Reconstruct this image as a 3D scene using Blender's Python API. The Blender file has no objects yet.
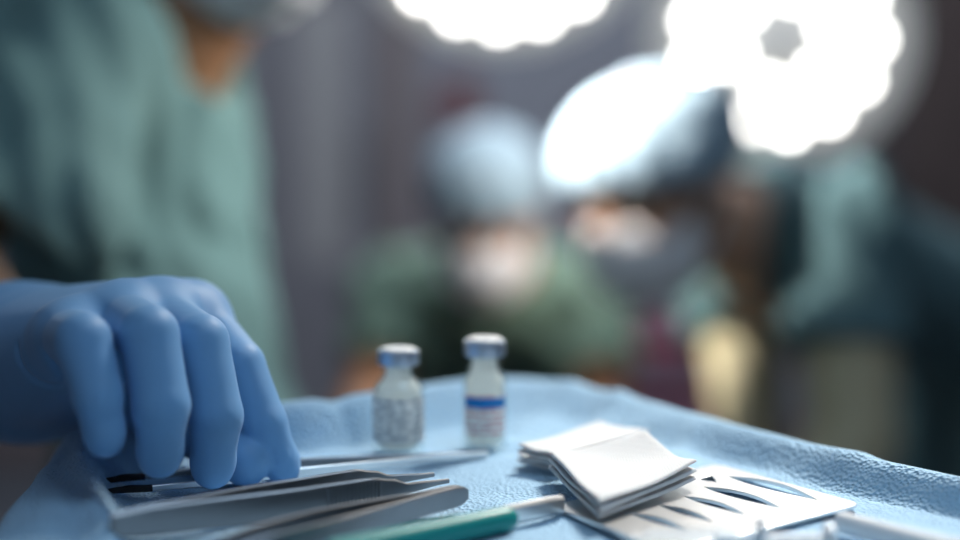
import bpy, bmesh, math, random
import numpy as np
from mathutils import Vector, Matrix

# ------------------------------------------------------------------ camera, world, lights, exposure
SC = bpy.context.scene
COL = SC.collection
ZT = 1.05                      # instrument table top
ZC = ZT + 0.13                 # camera height
FPX = 1333.0                   # 50 mm lens on a 36 mm sensor, 960 px wide
PITCH = math.atan((270 - 147) / FPX)

cam_d = bpy.data.cameras.new('camera')
cam_d.lens = 50.0
cam_d.sensor_width = 36.0
cam_d.clip_start = 0.02
cam_d.dof.use_dof = True
cam_d.dof.focus_distance = 0.494
cam_d.dof.aperture_fstop = 2.0
cam = bpy.data.objects.new('camera', cam_d)
COL.objects.link(cam)
cam.location = (0, 0, ZC)
cam.rotation_euler = (math.pi / 2 - PITCH, 0, 0)
SC.camera = cam

world = bpy.data.worlds.new('world')
world.use_nodes = True
world.node_tree.nodes['Background'].inputs[0].default_value = (0.50, 0.56, 0.68, 1)
world.node_tree.nodes['Background'].inputs[1].default_value = 0.26
SC.world = world

def light(kind, name, loc, target, energy, color, size=0.3, size_y=None, spot=None, blend=0.5):
    d = bpy.data.lights.new(name, kind)
    d.energy = energy
    d.color = color
    if kind == 'AREA':
        d.size = size
        if size_y:
            d.shape = 'RECTANGLE'; d.size_y = size_y
    else:
        d.shadow_soft_size = size
    if kind == 'SPOT':
        d.spot_size = math.radians(spot); d.spot_blend = blend
    o = bpy.data.objects.new(name, d)
    COL.objects.link(o)
    o.location = loc
    o.rotation_euler = (Vector(target) - Vector(loc)).to_track_quat('-Z', 'Y').to_euler()
    return o

# theatre light over the instrument table, from behind and to the right
light('SPOT', 'table_light', (0.52, 1.25, ZT + 0.95), (0.13, 0.54, ZT), 122.0, (1.0, 0.95, 0.87), 0.16, spot=30, blend=0.9)
# soft daylight-blue fill added over the camera, no fixture
light('AREA', 'ceiling_panel_light', (0.45, 0.1, 2.7), (0.1, 0.6, 1.0), 11.0, (0.58, 0.79, 1.0), 1.0)
# unseen fill added to brighten the back wall and the cart
light('AREA', 'rear_panel_light', (0.2, 2.7, 2.75), (0.2, 4.2, 0.9), 105.0, (0.84, 0.91, 1.0), 1.2)
# unseen theatre lamp on the right surgeon's cap, then added spots
light('SPOT', 'surgeon_light', (-0.48, 1.40, 1.56), (0.18, 1.54, 1.195), 400.0, (1.0, 0.96, 0.88), 0.05, spot=15, blend=0.3)
light('SPOT', 'arm_light', (-0.15, 1.62, 1.75), (0.30, 1.77, 0.98), 150.0, (1.0, 0.97, 0.86), 0.06, spot=24, blend=0.6)  # added spot without a fixture, brightens the right surgeon's far sleeve
light('SPOT', 'face_fill_spot', (0.56, 1.62, 1.56), (0.02, 2.12, 1.06), 42.0, (1.0, 0.95, 0.87), 0.12, spot=36, blend=0.7)  # added spot without a fixture, brightens the middle surgeon's face and shoulder
light('SPOT', 'side_light', (0.40, 1.26, 1.46), (-0.24, 1.10, 1.10), 34.0, (1.0, 1.0, 0.94), 0.12, spot=46, blend=0.8)  # added spot without a fixture, lights the left figure's front

SC.view_settings.view_transform = 'Standard'
SC.view_settings.look = 'None'
SC.view_settings.exposure = 0.0
SC.view_settings.gamma = 1.0
SC.view_settings.use_curve_mapping = False
SC.cycles.use_denoising = True
SC.cycles.max_bounces = 10
SC.cycles.transmission_bounces = 10
SC.cycles.sample_clamp_indirect = 6.0

# ------------------------------------------------------------------ measuring
CAM = np.array([0, 0, ZC])
FWD = np.array([0, math.cos(PITCH), -math.sin(PITCH)])
UP = np.array([0, math.sin(PITCH), math.cos(PITCH)])
RT = np.array([1.0, 0, 0])

def at(px, py, d):
    """world point seen at a photo position, d metres along the view axis"""
    return CAM + FWD * d + RT * ((px - 480) / FPX * d) + UP * ((270 - py) / FPX * d)

def on(px, py, dz=0.0):
    """world point where that line of sight meets the table (dz above it)"""
    v = FWD + RT * ((px - 480) / FPX) + UP * ((270 - py) / FPX)
    t = (ZT + dz - ZC) / v[2]
    return CAM + v * t

def unit(v):
    v = np.asarray(v, float)
    return v / np.linalg.norm(v)

# ------------------------------------------------------------------ materials
def mat(name, color, rough=0.5, metal=0.0, spec=0.5, trans=0.0, ior=1.45, emit=None, estr=0.0,
        bump=None, bstr=0.3, bdist=0.001, var=0.0, var_scale=8.0, sss=0.0, sheen=0.0, coat=0.0, alpha=1.0, rotation=None):
    m = bpy.data.materials.new(name)
    m.use_nodes = True
    nt = m.node_tree
    b = nt.nodes['Principled BSDF']
    c = tuple(color) + (1,)
    b.inputs['Base Color'].default_value = c
    b.inputs['Roughness'].default_value = rough
    b.inputs['Metallic'].default_value = metal
    b.inputs['Specular IOR Level'].default_value = spec
    b.inputs['Transmission Weight'].default_value = trans
    b.inputs['IOR'].default_value = ior
    b.inputs['Sheen Weight'].default_value = sheen
    b.inputs['Coat Weight'].default_value = coat
    b.inputs['Alpha'].default_value = alpha
    if sss:
        b.inputs['Subsurface Weight'].default_value = sss
        b.inputs['Subsurface Radius'].default_value = (0.004, 0.0025, 0.002)
        b.inputs['Subsurface Scale'].default_value = 1.0
    if emit:
        b.inputs['Emission Color'].default_value = tuple(emit) + (1,)
        b.inputs['Emission Strength'].default_value = estr
    tc = nt.nodes.new('ShaderNodeTexCoord')
    if var:
        n = nt.nodes.new('ShaderNodeTexNoise')
        n.inputs['Scale'].default_value = var_scale
        n.inputs['Detail'].default_value = 4
        nt.links.new(tc.outputs['Object'], n.inputs['Vector'])
        r = nt.nodes.new('ShaderNodeValToRGB')
        r.color_ramp.elements[0].color = tuple(x * (1 - var) for x in color) + (1,)
        r.color_ramp.elements[1].color = tuple(min(1, x * (1 + var)) for x in color) + (1,)
        r.color_ramp.elements[0].position = 0.3
        r.color_ramp.elements[1].position = 0.7
        nt.links.new(n.outputs['Fac'], r.inputs[0])
        nt.links.new(r.outputs[0], b.inputs['Base Color'])
    if bump:
        kind, scale = bump
        if kind == 'cells':
            n = nt.nodes.new('ShaderNodeTexVoronoi'); n.feature = 'SMOOTH_F1'
            n.inputs['Smoothness'].default_value = 0.4
            out = n.outputs['Distance']
        elif kind == 'weave':
            n = nt.nodes.new('ShaderNodeTexVoronoi'); n.feature = 'F1'; n.distance = 'CHEBYCHEV'
            n.inputs['Randomness'].default_value = 0.15
            out = n.outputs['Distance']
        else:
            n = nt.nodes.new('ShaderNodeTexNoise'); n.inputs['Detail'].default_value = 3
            out = n.outputs['Fac']
        n.inputs['Scale'].default_value = scale
        nt.links.new(tc.outputs['Object'], n.inputs['Vector'])
        bp = nt.nodes.new('ShaderNodeBump')
        bp.inputs['Strength'].default_value = bstr
        bp.inputs['Distance'].default_value = bdist
        nt.links.new(out, bp.inputs['Height'])
        nt.links.new(bp.outputs[0], b.inputs['Normal'])
    return m

M = {}
M['wall'] = mat('wall_paint', (0.215, 0.225, 0.265), 0.7, var=0.04, var_scale=2)
M['floor'] = mat('floor_vinyl', (0.10, 0.11, 0.13), 0.35, var=0.1)
M['ceiling'] = mat('ceiling_paint', (0.55, 0.56, 0.58), 0.8, var=0.03)
M['door'] = mat('door_laminate', (0.16, 0.16, 0.185), 0.6, var=0.05)
M['door_frame'] = mat('door_frame_paint', (0.15, 0.115, 0.115), 0.55)
M['door_glass'] = mat('door_pane_frosted', (0.30, 0.30, 0.31), 0.4, spec=0.5)
M['drape'] = mat('drape_nonwoven', (0.355, 0.57, 0.77), 0.75, bump=('cells', 680), bstr=1.0, bdist=0.0011, sheen=0.15, spec=0.3)
M['steel'] = mat('brushed_steel', (0.25, 0.255, 0.27), 0.30, metal=1.0, bump=('noise', 900), bstr=0.05, bdist=0.0002)
M['bright_steel'] = mat('polished_steel', (0.82, 0.82, 0.82), 0.30, metal=1.0)
M['black_steel'] = mat('blackened_steel', (0.012, 0.012, 0.014), 0.45, metal=0.3)
def thin_glass(name, tint, gloss, base):
    """thin clear wall: light passes straight through, with a fresnel reflection on top"""
    m = bpy.data.materials.new(name); m.use_nodes = True
    nt = m.node_tree; nt.nodes.clear()
    out = nt.nodes.new('ShaderNodeOutputMaterial')
    tr = nt.nodes.new('ShaderNodeBsdfTransparent'); tr.inputs[0].default_value = tuple(tint) + (1,)
    gl = nt.nodes.new('ShaderNodeBsdfGlossy'); gl.inputs['Roughness'].default_value = gloss
    lw = nt.nodes.new('ShaderNodeLayerWeight'); lw.inputs[0].default_value = 0.5
    pw = nt.nodes.new('ShaderNodeMath'); pw.operation = 'POWER'; pw.inputs[1].default_value = 4.0
    sc_ = nt.nodes.new('ShaderNodeMath'); sc_.operation = 'MULTIPLY'; sc_.inputs[1].default_value = 0.7
    nt.links.new(lw.outputs['Facing'], pw.inputs[0]); nt.links.new(pw.outputs[0], sc_.inputs[0])
    ma = nt.nodes.new('ShaderNodeMath'); ma.operation = 'ADD'; ma.inputs[1].default_value = base; ma.use_clamp = True
    mx = nt.nodes.new('ShaderNodeMixShader')
    nt.links.new(sc_.outputs[0], ma.inputs[0]); nt.links.new(ma.outputs[0], mx.inputs[0])
    nt.links.new(tr.outputs[0], mx.inputs[1]); nt.links.new(gl.outputs[0], mx.inputs[2])
    nt.links.new(mx.outputs[0], out.inputs[0])
    return m
M['glass'] = thin_glass('vial_glass', (0.96, 0.98, 0.98), 0.06, 0.02)
def milky(name, color, tr_amount):
    m = bpy.data.materials.new(name); m.use_nodes = True
    nt = m.node_tree; nt.nodes.clear()
    out = nt.nodes.new('ShaderNodeOutputMaterial')
    di = nt.nodes.new('ShaderNodeBsdfDiffuse'); di.inputs[0].default_value = tuple(color) + (1,)
    tl = nt.nodes.new('ShaderNodeBsdfTranslucent'); tl.inputs[0].default_value = tuple(color) + (1,)
    mx = nt.nodes.new('ShaderNodeMixShader'); mx.inputs[0].default_value = tr_amount
    nt.links.new(di.outputs[0], mx.inputs[1]); nt.links.new(tl.outputs[0], mx.inputs[2]); nt.links.new(mx.outputs[0], out.inputs[0])
    return m
M['powder'] = milky('vial_contents_milky', (0.93, 0.94, 0.92), 0.62)
M['crimp'] = mat('crimp_aluminium', (0.55, 0.66, 0.80), 0.30, metal=0.85)
M['cap_top'] = mat('cap_top_white', (0.85, 0.86, 0.88), 0.35)
M['rubber'] = mat('stopper_grey', (0.35, 0.36, 0.38), 0.6)
M['gauze'] = mat('gauze_cotton', (0.70, 0.71, 0.72), 0.9, bump=('weave', 900), bstr=0.35, bdist=0.0005, sss=0.15, spec=0.2)
M['teal'] = mat('teal_plastic', (0.0, 0.235, 0.225), 0.38)
M['clear'] = thin_glass('clear_plastic', (0.93, 0.96, 0.98), 0.15, 0.06)
M['white_plastic'] = mat('white_plastic', (0.80, 0.84, 0.88), 0.4)
M['nitrile'] = mat('nitrile_blue', (0.155, 0.35, 0.62), 0.52, bump=('noise', 320), bstr=0.10, bdist=0.0006, spec=0.45, sheen=0.1)
M['scrub_teal'] = mat('scrub_teal_cloth', (0.135, 0.235, 0.235), 0.85, var=0.06, var_scale=12, spec=0.2)
M['scrub_green'] = mat('scrub_green_cloth', (0.15, 0.225, 0.175), 0.85, var=0.06, var_scale=12, spec=0.2)
M['scrub_blue'] = mat('scrub_dark_teal_cloth', (0.10, 0.175, 0.19), 0.85, var=0.06, var_scale=12, spec=0.2)
M['cap_blue'] = mat('cap_blue_nonwoven', (0.28, 0.37, 0.44), 0.8, var=0.08, var_scale=20, spec=0.2)
M['mask'] = mat('mask_white_nonwoven', (0.82, 0.79, 0.80), 0.85, spec=0.2)
M['latex'] = mat('latex_cream', (0.50, 0.43, 0.28), 0.55, bump=('noise', 60), bstr=0.4, bdist=0.004)
M['skin_tan'] = mat('skin_tan', (0.38, 0.185, 0.095), 0.5, sss=0.1)
M['skin_fair'] = mat('skin_fair', (0.52, 0.30, 0.20), 0.5, sss=0.1)
M['skin_warm'] = mat('skin_warm', (0.45, 0.22, 0.115), 0.5, sss=0.1)
M['hair'] = mat('hair_dark', (0.02, 0.014, 0.012), 0.6)
M['eye'] = mat('eye_white_dark', (0.06, 0.04, 0.03), 0.15)
M['shoe'] = mat('clog_dark', (0.03, 0.03, 0.035), 0.5)
M['lamp_house'] = mat('lamp_housing_grey', (0.42, 0.42, 0.42), 0.45)
M['lamp_rim'] = mat('lamp_rim_light', (0.62, 0.62, 0.60), 0.4)
M['led'] = mat('led_lens_lit', (1, 1, 1), 0.3, emit=(1.0, 0.97, 0.92), estr=15.0)
M['lamp_cover'] = mat('lamp_diffuser_glow', (0.6, 0.6, 0.58), 0.4, emit=(1.0, 0.98, 0.93), estr=0.12)
M['red'] = mat('cart_red', (0.42, 0.06, 0.11), 0.45)
M['mauve'] = mat('cart_mauve_grey', (0.38, 0.30, 0.38), 0.5)
M['green_box'] = mat('carton_green', (0.03, 0.10, 0.05), 0.6)
M['pink'] = mat('carton_pink', (0.40, 0.16, 0.32), 0.6)
M['darkwood'] = mat('cabinet_dark_brown', (0.045, 0.033, 0.032), 0.5, var=0.15)
M['red_box'] = mat('wall_box_red', (0.13, 0.03, 0.035), 0.5)
M['castor'] = mat('castor_rubber', (0.03, 0.03, 0.03), 0.7)

# ------------------------------------------------------------------ building helpers
def tag(o, label=None, cat=None, group=None, kind=None):
    if label: o['label'] = label
    if cat: o['category'] = cat
    if group: o['group'] = group
    if kind: o['kind'] = kind
    return o

def link(name, me, m=None, parent=None, loc=None):
    o = bpy.data.objects.new(name, me)
    COL.objects.link(o)
    if m is not None and me is not None:
        me.materials.clear(); me.materials.append(m)
    if parent is not None:
        o.parent = parent
        o.matrix_parent_inverse = parent.matrix_world.inverted() if False else Matrix.Translation(-Vector(parent.location))
    return o

def empty(name, loc, label, cat, group=None):
    o = bpy.data.objects.new(name, None)
    COL.objects.link(o)
    o.location = Vector(loc)
    o.empty_display_size = 0.05
    tag(o, label, cat, group)
    return o

def finish(bm, name, m, parent=None, smooth=True, angle=40):
    bmesh.ops.recalc_face_normals(bm, faces=bm.faces)
    me = bpy.data.meshes.new(name)
    bm.to_mesh(me); bm.free()
    if smooth:
        me.polygons.foreach_set('use_smooth', [True] * len(me.polygons))
        try:
            me.set_sharp_from_angle(angle=math.radians(angle))
        except Exception:
            pass
    return link(name, me, m, parent)

def frame_from(axis, hint=(0, 0, 1)):
    z = Vector(axis).normalized()
    h = Vector(hint)
    if abs(z.dot(h.normalized())) > 0.98:
        h = Vector((1, 0, 0))
    x = h.cross(z).normalized()
    y = z.cross(x)
    return x, y, z

def add_tube(bm, pts, radii, n=16, cap=True, flat=1.0, hint=(0, 0, 1)):
    """tube through pts; flat squeezes it along the hint side"""
    pts = [Vector(p) for p in pts]
    if not hasattr(radii, '__len__'):
        radii = [radii] * len(pts)
    rings = []
    for i, p in enumerate(pts):
        a = pts[max(i - 1, 0)]; b = pts[min(i + 1, len(pts) - 1)]
        x, y, z = frame_from(b - a, hint)
        rings.append([bm.verts.new(p + x * (radii[i] * math.cos(2 * math.pi * k / n)) + y * (radii[i] * flat * math.sin(2 * math.pi * k / n))) for k in range(n)])
    for r0, r1 in zip(rings, rings[1:]):
        for k in range(n):
            bm.faces.new((r0[k], r0[(k + 1) % n], r1[(k + 1) % n], r1[k]))
    if cap:
        bm.faces.new(rings[0][::-1]); bm.faces.new(rings[-1])

def add_lathe(bm, prof, c, axis=(0, 0, 1), n=48, a0=0.0, a1=2 * math.pi):
    """spin (radius, height) pairs round an axis through c"""
    x, y, z = frame_from(axis, (0, 1, 0))
    c = Vector(c)
    full = abs(a1 - a0 - 2 * math.pi) < 1e-6
    m_ = n if full else n + 1
    rings = []
    for r, h in prof:
        if r < 1e-7:
            rings.append([bm.verts.new(c + z * h)])
        else:
            rings.append([bm.verts.new(c + z * h + x * (r * math.cos(a0 + (a1 - a0) * k / n)) + y * (r * math.sin(a0 + (a1 - a0) * k / n))) for k in range(m_)])
    for r0, r1 in zip(rings, rings[1:]):
        for k in range(n):
            k1 = (k + 1) % m_ if full else k + 1
            a = r0[k] if len(r0) > 1 else r0[0]
            b = r0[k1] if len(r0) > 1 else r0[0]
            d = r1[k] if len(r1) > 1 else r1[0]
            e = r1[k1] if len(r1) > 1 else r1[0]
            vs = []
            for v in (a, b, e, d):
                if v not in vs: vs.append(v)
            if len(vs) > 2: bm.faces.new(vs)

def add_box(bm, lo, hi, bevel=0.0, mtx=None):
    b2 = bmesh.new()
    bmesh.ops.create_cube(b2, size=1.0)
    for v in b2.verts:
        v.co = Vector([(lo[i] + hi[i]) / 2 + v.co[i] * (hi[i] - lo[i]) for i in range(3)])
    if bevel:
        bmesh.ops.bevel(b2, geom=b2.edges[:], offset=bevel, segments=2, affect='EDGES', clamp_overlap=True)
    if mtx is not None:
        b2.transform(mtx)
    me = bpy.data.meshes.new('t'); b2.to_mesh(me); b2.free()
    bm.from_mesh(me); bpy.data.meshes.remove(me)

def box(name, lo, hi, m, parent=None, bevel=0.0, mtx=None):
    bm = bmesh.new()
    add_box(bm, lo, hi, bevel, mtx)
    return finish(bm, name, m, parent, smooth=bool(bevel), angle=50)

# ---- implicit surfaces: distance functions turned into one continuous mesh
def cap(P, a, b, r1, r2=None):
    a = np.asarray(a, np.float32); b = np.asarray(b, np.float32)
    if r2 is None: r2 = r1
    ab = b - a
    h = np.clip(((P - a) @ ab) / max(float(ab @ ab), 1e-12), 0, 1)
    d = P - a - h[:, None] * ab
    return np.sqrt((d * d).sum(1)) - (r1 + (r2 - r1) * h)

def chain(P, pts, rs, k):
    d = None
    for i in range(len(pts) - 1):
        e = cap(P, pts[i], pts[i + 1], rs[i], rs[i + 1])
        d = e if d is None else smin(d, e, k)
    return d

def ell(P, c, r):
    q = P - np.asarray(c, np.float32)
    r = np.asarray(r, np.float32)
    k0 = np.sqrt(((q / r) ** 2).sum(1)); k1 = np.sqrt(((q / (r * r)) ** 2).sum(1)) + 1e-9
    return k0 * (k0 - 1) / k1

def smin(a, b, k):
    h = np.clip(0.5 + 0.5 * (b - a) / k, 0, 1)
    return b + (a - b) * h - k * h * (1 - h)

def smax(a, b, k):
    return -smin(-a, -b, k)

def local(P, c, R):
    return (P - np.asarray(c, np.float32)) @ np.asarray(R, np.float32).T

def nets(fn, lo, hi, h):
    lo = np.asarray(lo, float); hi = np.asarray(hi, float)
    n = np.ceil((hi - lo) / h).astype(int) + 1
    ax = [(lo[i] + h * np.arange(n[i])).astype(np.float32) for i in range(3)]
    V = np.empty(n, np.float32)
    Y, Z = np.meshgrid(ax[1], ax[2], indexing='ij')
    step = max(1, int(400000 / (n[1] * n[2])))
    for i in range(0, n[0], step):
        xs = ax[0][i:i + step]
        P = np.empty((len(xs), n[1], n[2], 3), np.float32)
        P[..., 0] = xs[:, None, None]; P[..., 1] = Y; P[..., 2] = Z
        V[i:i + step] = fn(P.reshape(-1, 3)).reshape(len(xs), n[1], n[2])
    V[V == 0] = 1e-9
    S = V < 0
    cnt = np.zeros(n - 1, np.int8)
    corners = [(a, b, c) for a in (0, 1) for b in (0, 1) for c in (0, 1)]
    for a, b, c in corners:
        cnt += S[a:n[0] - 1 + a, b:n[1] - 1 + b, c:n[2] - 1 + c]
    act = (cnt > 0) & (cnt < 8)
    I = np.argwhere(act)
    vid = -np.ones(n - 1, np.int64); vid[act] = np.arange(len(I))
    vals = {q: V[I[:, 0] + q[0], I[:, 1] + q[1], I[:, 2] + q[2]] for q in corners}
    acc = np.zeros((len(I), 3)); num = np.zeros(len(I))
    for qa in corners:
        for d in range(3):
            if qa[d] == 0:
                qb = list(qa); qb[d] = 1; qb = tuple(qb)
                va, vb = vals[qa], vals[qb]
                x = (va < 0) != (vb < 0)
                t = np.where(x, va / np.where(x, va - vb, 1), 0)
                p = np.tile(np.array(qa, float), (len(I), 1)); p[:, d] += t
                acc[x] += p[x]; num[x] += 1
    verts = lo + h * (I + acc / num[:, None])
    quads = []
    for d in range(3):
        e, f = (d + 1) % 3, (d + 2) % 3
        A = [slice(None)] * 3; B = [slice(None)] * 3
        A[d] = slice(0, n[d] - 1); B[d] = slice(1, n[d])
        sa, sb = S[tuple(A)], S[tuple(B)]
        for flip in (False, True):
            x = (sa & ~sb) if not flip else (~sa & sb)
            J = np.argwhere(x)
            J = J[(J[:, e] > 0) & (J[:, f] > 0) & (J[:, e] < n[e] - 1) & (J[:, f] < n[f] - 1)]
            def g(de, df):
                K = J.copy(); K[:, e] += de; K[:, f] += df
                return vid[K[:, 0], K[:, 1], K[:, 2]]
            q = np.stack([g(-1, -1), g(0, -1), g(0, 0), g(-1, 0)], 1)
            quads.append(q[:, ::-1] if flip else q)
    return verts, np.concatenate(quads)

def implicit(name, fn, lo, hi, h, m, parent=None, relax=1):
    v, q = nets(fn, lo, hi, h)
    for _ in range(relax):                      # light smoothing of the lattice
        s = np.zeros_like(v); c = np.zeros(len(v))
        for i in range(4):
            a, b = q[:, i], q[:, (i + 1) % 4]
            np.add.at(s, a, v[b]); np.add.at(c, a, 1)
            np.add.at(s, b, v[a]); np.add.at(c, b, 1)
        v = 0.5 * v + 0.5 * s / np.maximum(c, 1)[:, None]
    me = bpy.data.meshes.new(name)
    me.from_pydata(v.tolist(), [], q.tolist())
    me.update()
    me.polygons.foreach_set('use_smooth', [True] * len(me.polygons))
    return link(name, me, m, parent)

# ------------------------------------------------------------------ the room
def struct(o):
    o['kind'] = 'structure'
    return o
X0, X1, Y0, Y1, ZH = -2.4, 2.4, -1.2, 5.0, 2.8
struct(box('floor', (X0, Y0, -0.1), (X1, Y1, 0), M['floor']))
struct(box('ceiling', (X0, Y0, ZH), (X1, Y1, ZH + 0.1), M['ceiling']))
struct(box('wall_back', (X0, Y1, 0), (X1, Y1 + 0.1, ZH), M['wall']))
struct(box('wall_left', (X0 - 0.1, Y0, 0), (X0, Y1, ZH), M['wall']))
struct(box('wall_right', (X1, Y0, 0), (X1 + 0.1, Y1, ZH), M['wall']))
struct(box('baseboard_back', (X0, Y1 - 0.015, 0), (X1, Y1 - 0.001, 0.12), M['door_frame']))
# swing door in the back wall behind the first figure
dr = box('door_1', (-1.35, Y1 - 0.05, 0.0), (-0.34, Y1 - 0.004, 2.25), M['door'], bevel=0.004)
struct(dr)
dr.location = (0, 0, 0)
bm = bmesh.new()
add_box(bm, (-0.34, Y1 - 0.09, 0), (-0.235, Y1 - 0.002, 2.36), 0.004)
add_box(bm, (-1.46, Y1 - 0.09, 0), (-1.355, Y1 - 0.002, 2.36), 0.004)
add_box(bm, (-1.355, Y1 - 0.09, 2.255), (-0.34, Y1 - 0.002, 2.36), 0.004)
finish(bm, 'door_frame', M['door_frame'], dr)
box('pane', (-0.66, Y1 - 0.058, 0.75), (-0.50, Y1 - 0.045, 1.72), M['door_glass'], dr, bevel=0.004)
bm = bmesh.new()
add_tube(bm, [(-0.425, Y1 - 0.055, 0.9), (-0.425, Y1 - 0.10, 0.9), (-0.425, Y1 - 0.10, 1.25), (-0.425, Y1 - 0.055, 1.25)], 0.012)
finish(bm, 'handle', M['steel'], dr)

# ------------------------------------------------------------------ things at the back of the room
# dark red box on the wall above the middle surgeon
p = at(459, 103, 4.93)
t = empty('wall_box', (p[0], Y1, p[2] - 0.09), 'small dark red box fixed to the grey back wall above the middle person', 'wall box')
box('casing', (p[0] - 0.075, Y1 - 0.08, p[2] - 0.10), (p[0] + 0.075, Y1 - 0.001, p[2] + 0.06), M['red_box'], t, bevel=0.012)
bm = bmesh.new()
add_lathe(bm, [(0, 0.05), (0.03, 0.045), (0.045, 0.02), (0.048, 0.0), (0, 0)], (p[0], Y1 - 0.04, p[2] + 0.055))
finish(bm, 'beacon', M['red_box'], t)

# red drawer cart between the two surgeons
cy = 3.0
ca = at(560, 330, cy); cb = at(790, 330, cy)
cx0, cx1 = ca[0], cb[0]
def zpx(py, d): return at(480, py, d)[2]
t = empty('drawer_cart', ((cx0 + cx1) / 2, cy + 0.25, 0), 'dark red drawer cart on castors standing between the two leaning surgeons', 'cart')
ztop = zpx(322, cy)
box('carcass', (cx0, cy, 0.12), (cx1, cy + 0.45, ztop), M['red'], t, bevel=0.01)
box('worktop', (cx0 - 0.015, cy - 0.02, ztop), (cx1 + 0.015, cy + 0.47, ztop + 0.03), M['mauve'], t, bevel=0.008)
zz = ztop - 0.015
for hgt in (0.085, 0.085, 0.11, 0.11, 0.14):
    f_ = box('drawer', (cx0 + 0.02, cy - 0.022, zz - hgt + 0.008), (cx1 - 0.02, cy - 0.001, zz), M['red'], t, bevel=0.004)
    box('handle', (cx0 + 0.05, cy - 0.045, zz - hgt + 0.014), (cx1 - 0.05, cy - 0.024, zz - hgt + 0.042), M['mauve'], f_, bevel=0.006)
    zz -= hgt
for sx in (cx0 + 0.05, cx1 - 0.05):
    for sy in (cy + 0.05, cy + 0.40):
        bm = bmesh.new()
        add_lathe(bm, [(0, -0.015), (0.04, -0.015), (0.05, -0.008), (0.05, 0.008), (0.04, 0.015), (0, 0.015)], (sx, sy, 0.05), (1, 0, 0), 24)
        add_box(bm, (sx - 0.025, sy - 0.02, 0.06), (sx + 0.025, sy + 0.02, 0.121))
        finish(bm, 'castor', M['castor'], t)
zt_ = ztop + 0.03
def carton(px0, px1, py, dy, m, label, kind='carton'):
    a = at(px0, py, cy + dy); b = at(px1, py, cy + dy)
    t = empty(kind, ((a[0] + b[0]) / 2, cy + dy + 0.06, zt_), label, 'box')
    z1 = at(480, py, cy + dy)[2]
    box('body', (a[0], cy + dy, zt_ + 0.0005), (b[0], cy + dy + 0.12, z1 - 0.006), m, t, bevel=0.004)
    box('lid', (a[0] - 0.003, cy + dy - 0.003, z1 - 0.03), (b[0] + 0.003, cy + dy + 0.123, z1), m, t, bevel=0.004)
carton(648, 722, 268, 0.10, M['mauve'], 'mauve grey box standing on the red drawer cart')
carton(618, 644, 296, 0.02, M['pink'], 'low pink box on the left end of the red drawer cart')
carton(612, 646, 272, 0.20, M['green_box'], 'dark green box at the left back of the red drawer cart')

# tall dark cabinet at the right
a = at(905, 200, 3.6)
t = empty('tall_cabinet', (a[0] + 0.45, 3.85, 0), 'tall dark brown cabinet at the right behind the bending person', 'cabinet')
box('carcass', (a[0], 3.62, 0.0), (a[0] + 0.9, 4.1, 2.1), M['darkwood'], t, bevel=0.006)
for k in (0, 1):
    dd = box('door', (a[0] + 0.01 + k * 0.44, 3.60, 0.08), (a[0] + 0.445 + k * 0.44, 3.618, 2.06), M['darkwood'], t, bevel=0.004)
    xh = a[0] + (0.41 if k == 0 else 0.48)
    bm = bmesh.new()
    add_tube(bm, [(xh, 3.601, 1.0), (xh, 3.57, 1.0), (xh, 3.57, 1.15), (xh, 3.601, 1.15)], 0.006, 10)
    finish(bm, 'handle', M['steel'], dd)

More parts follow.
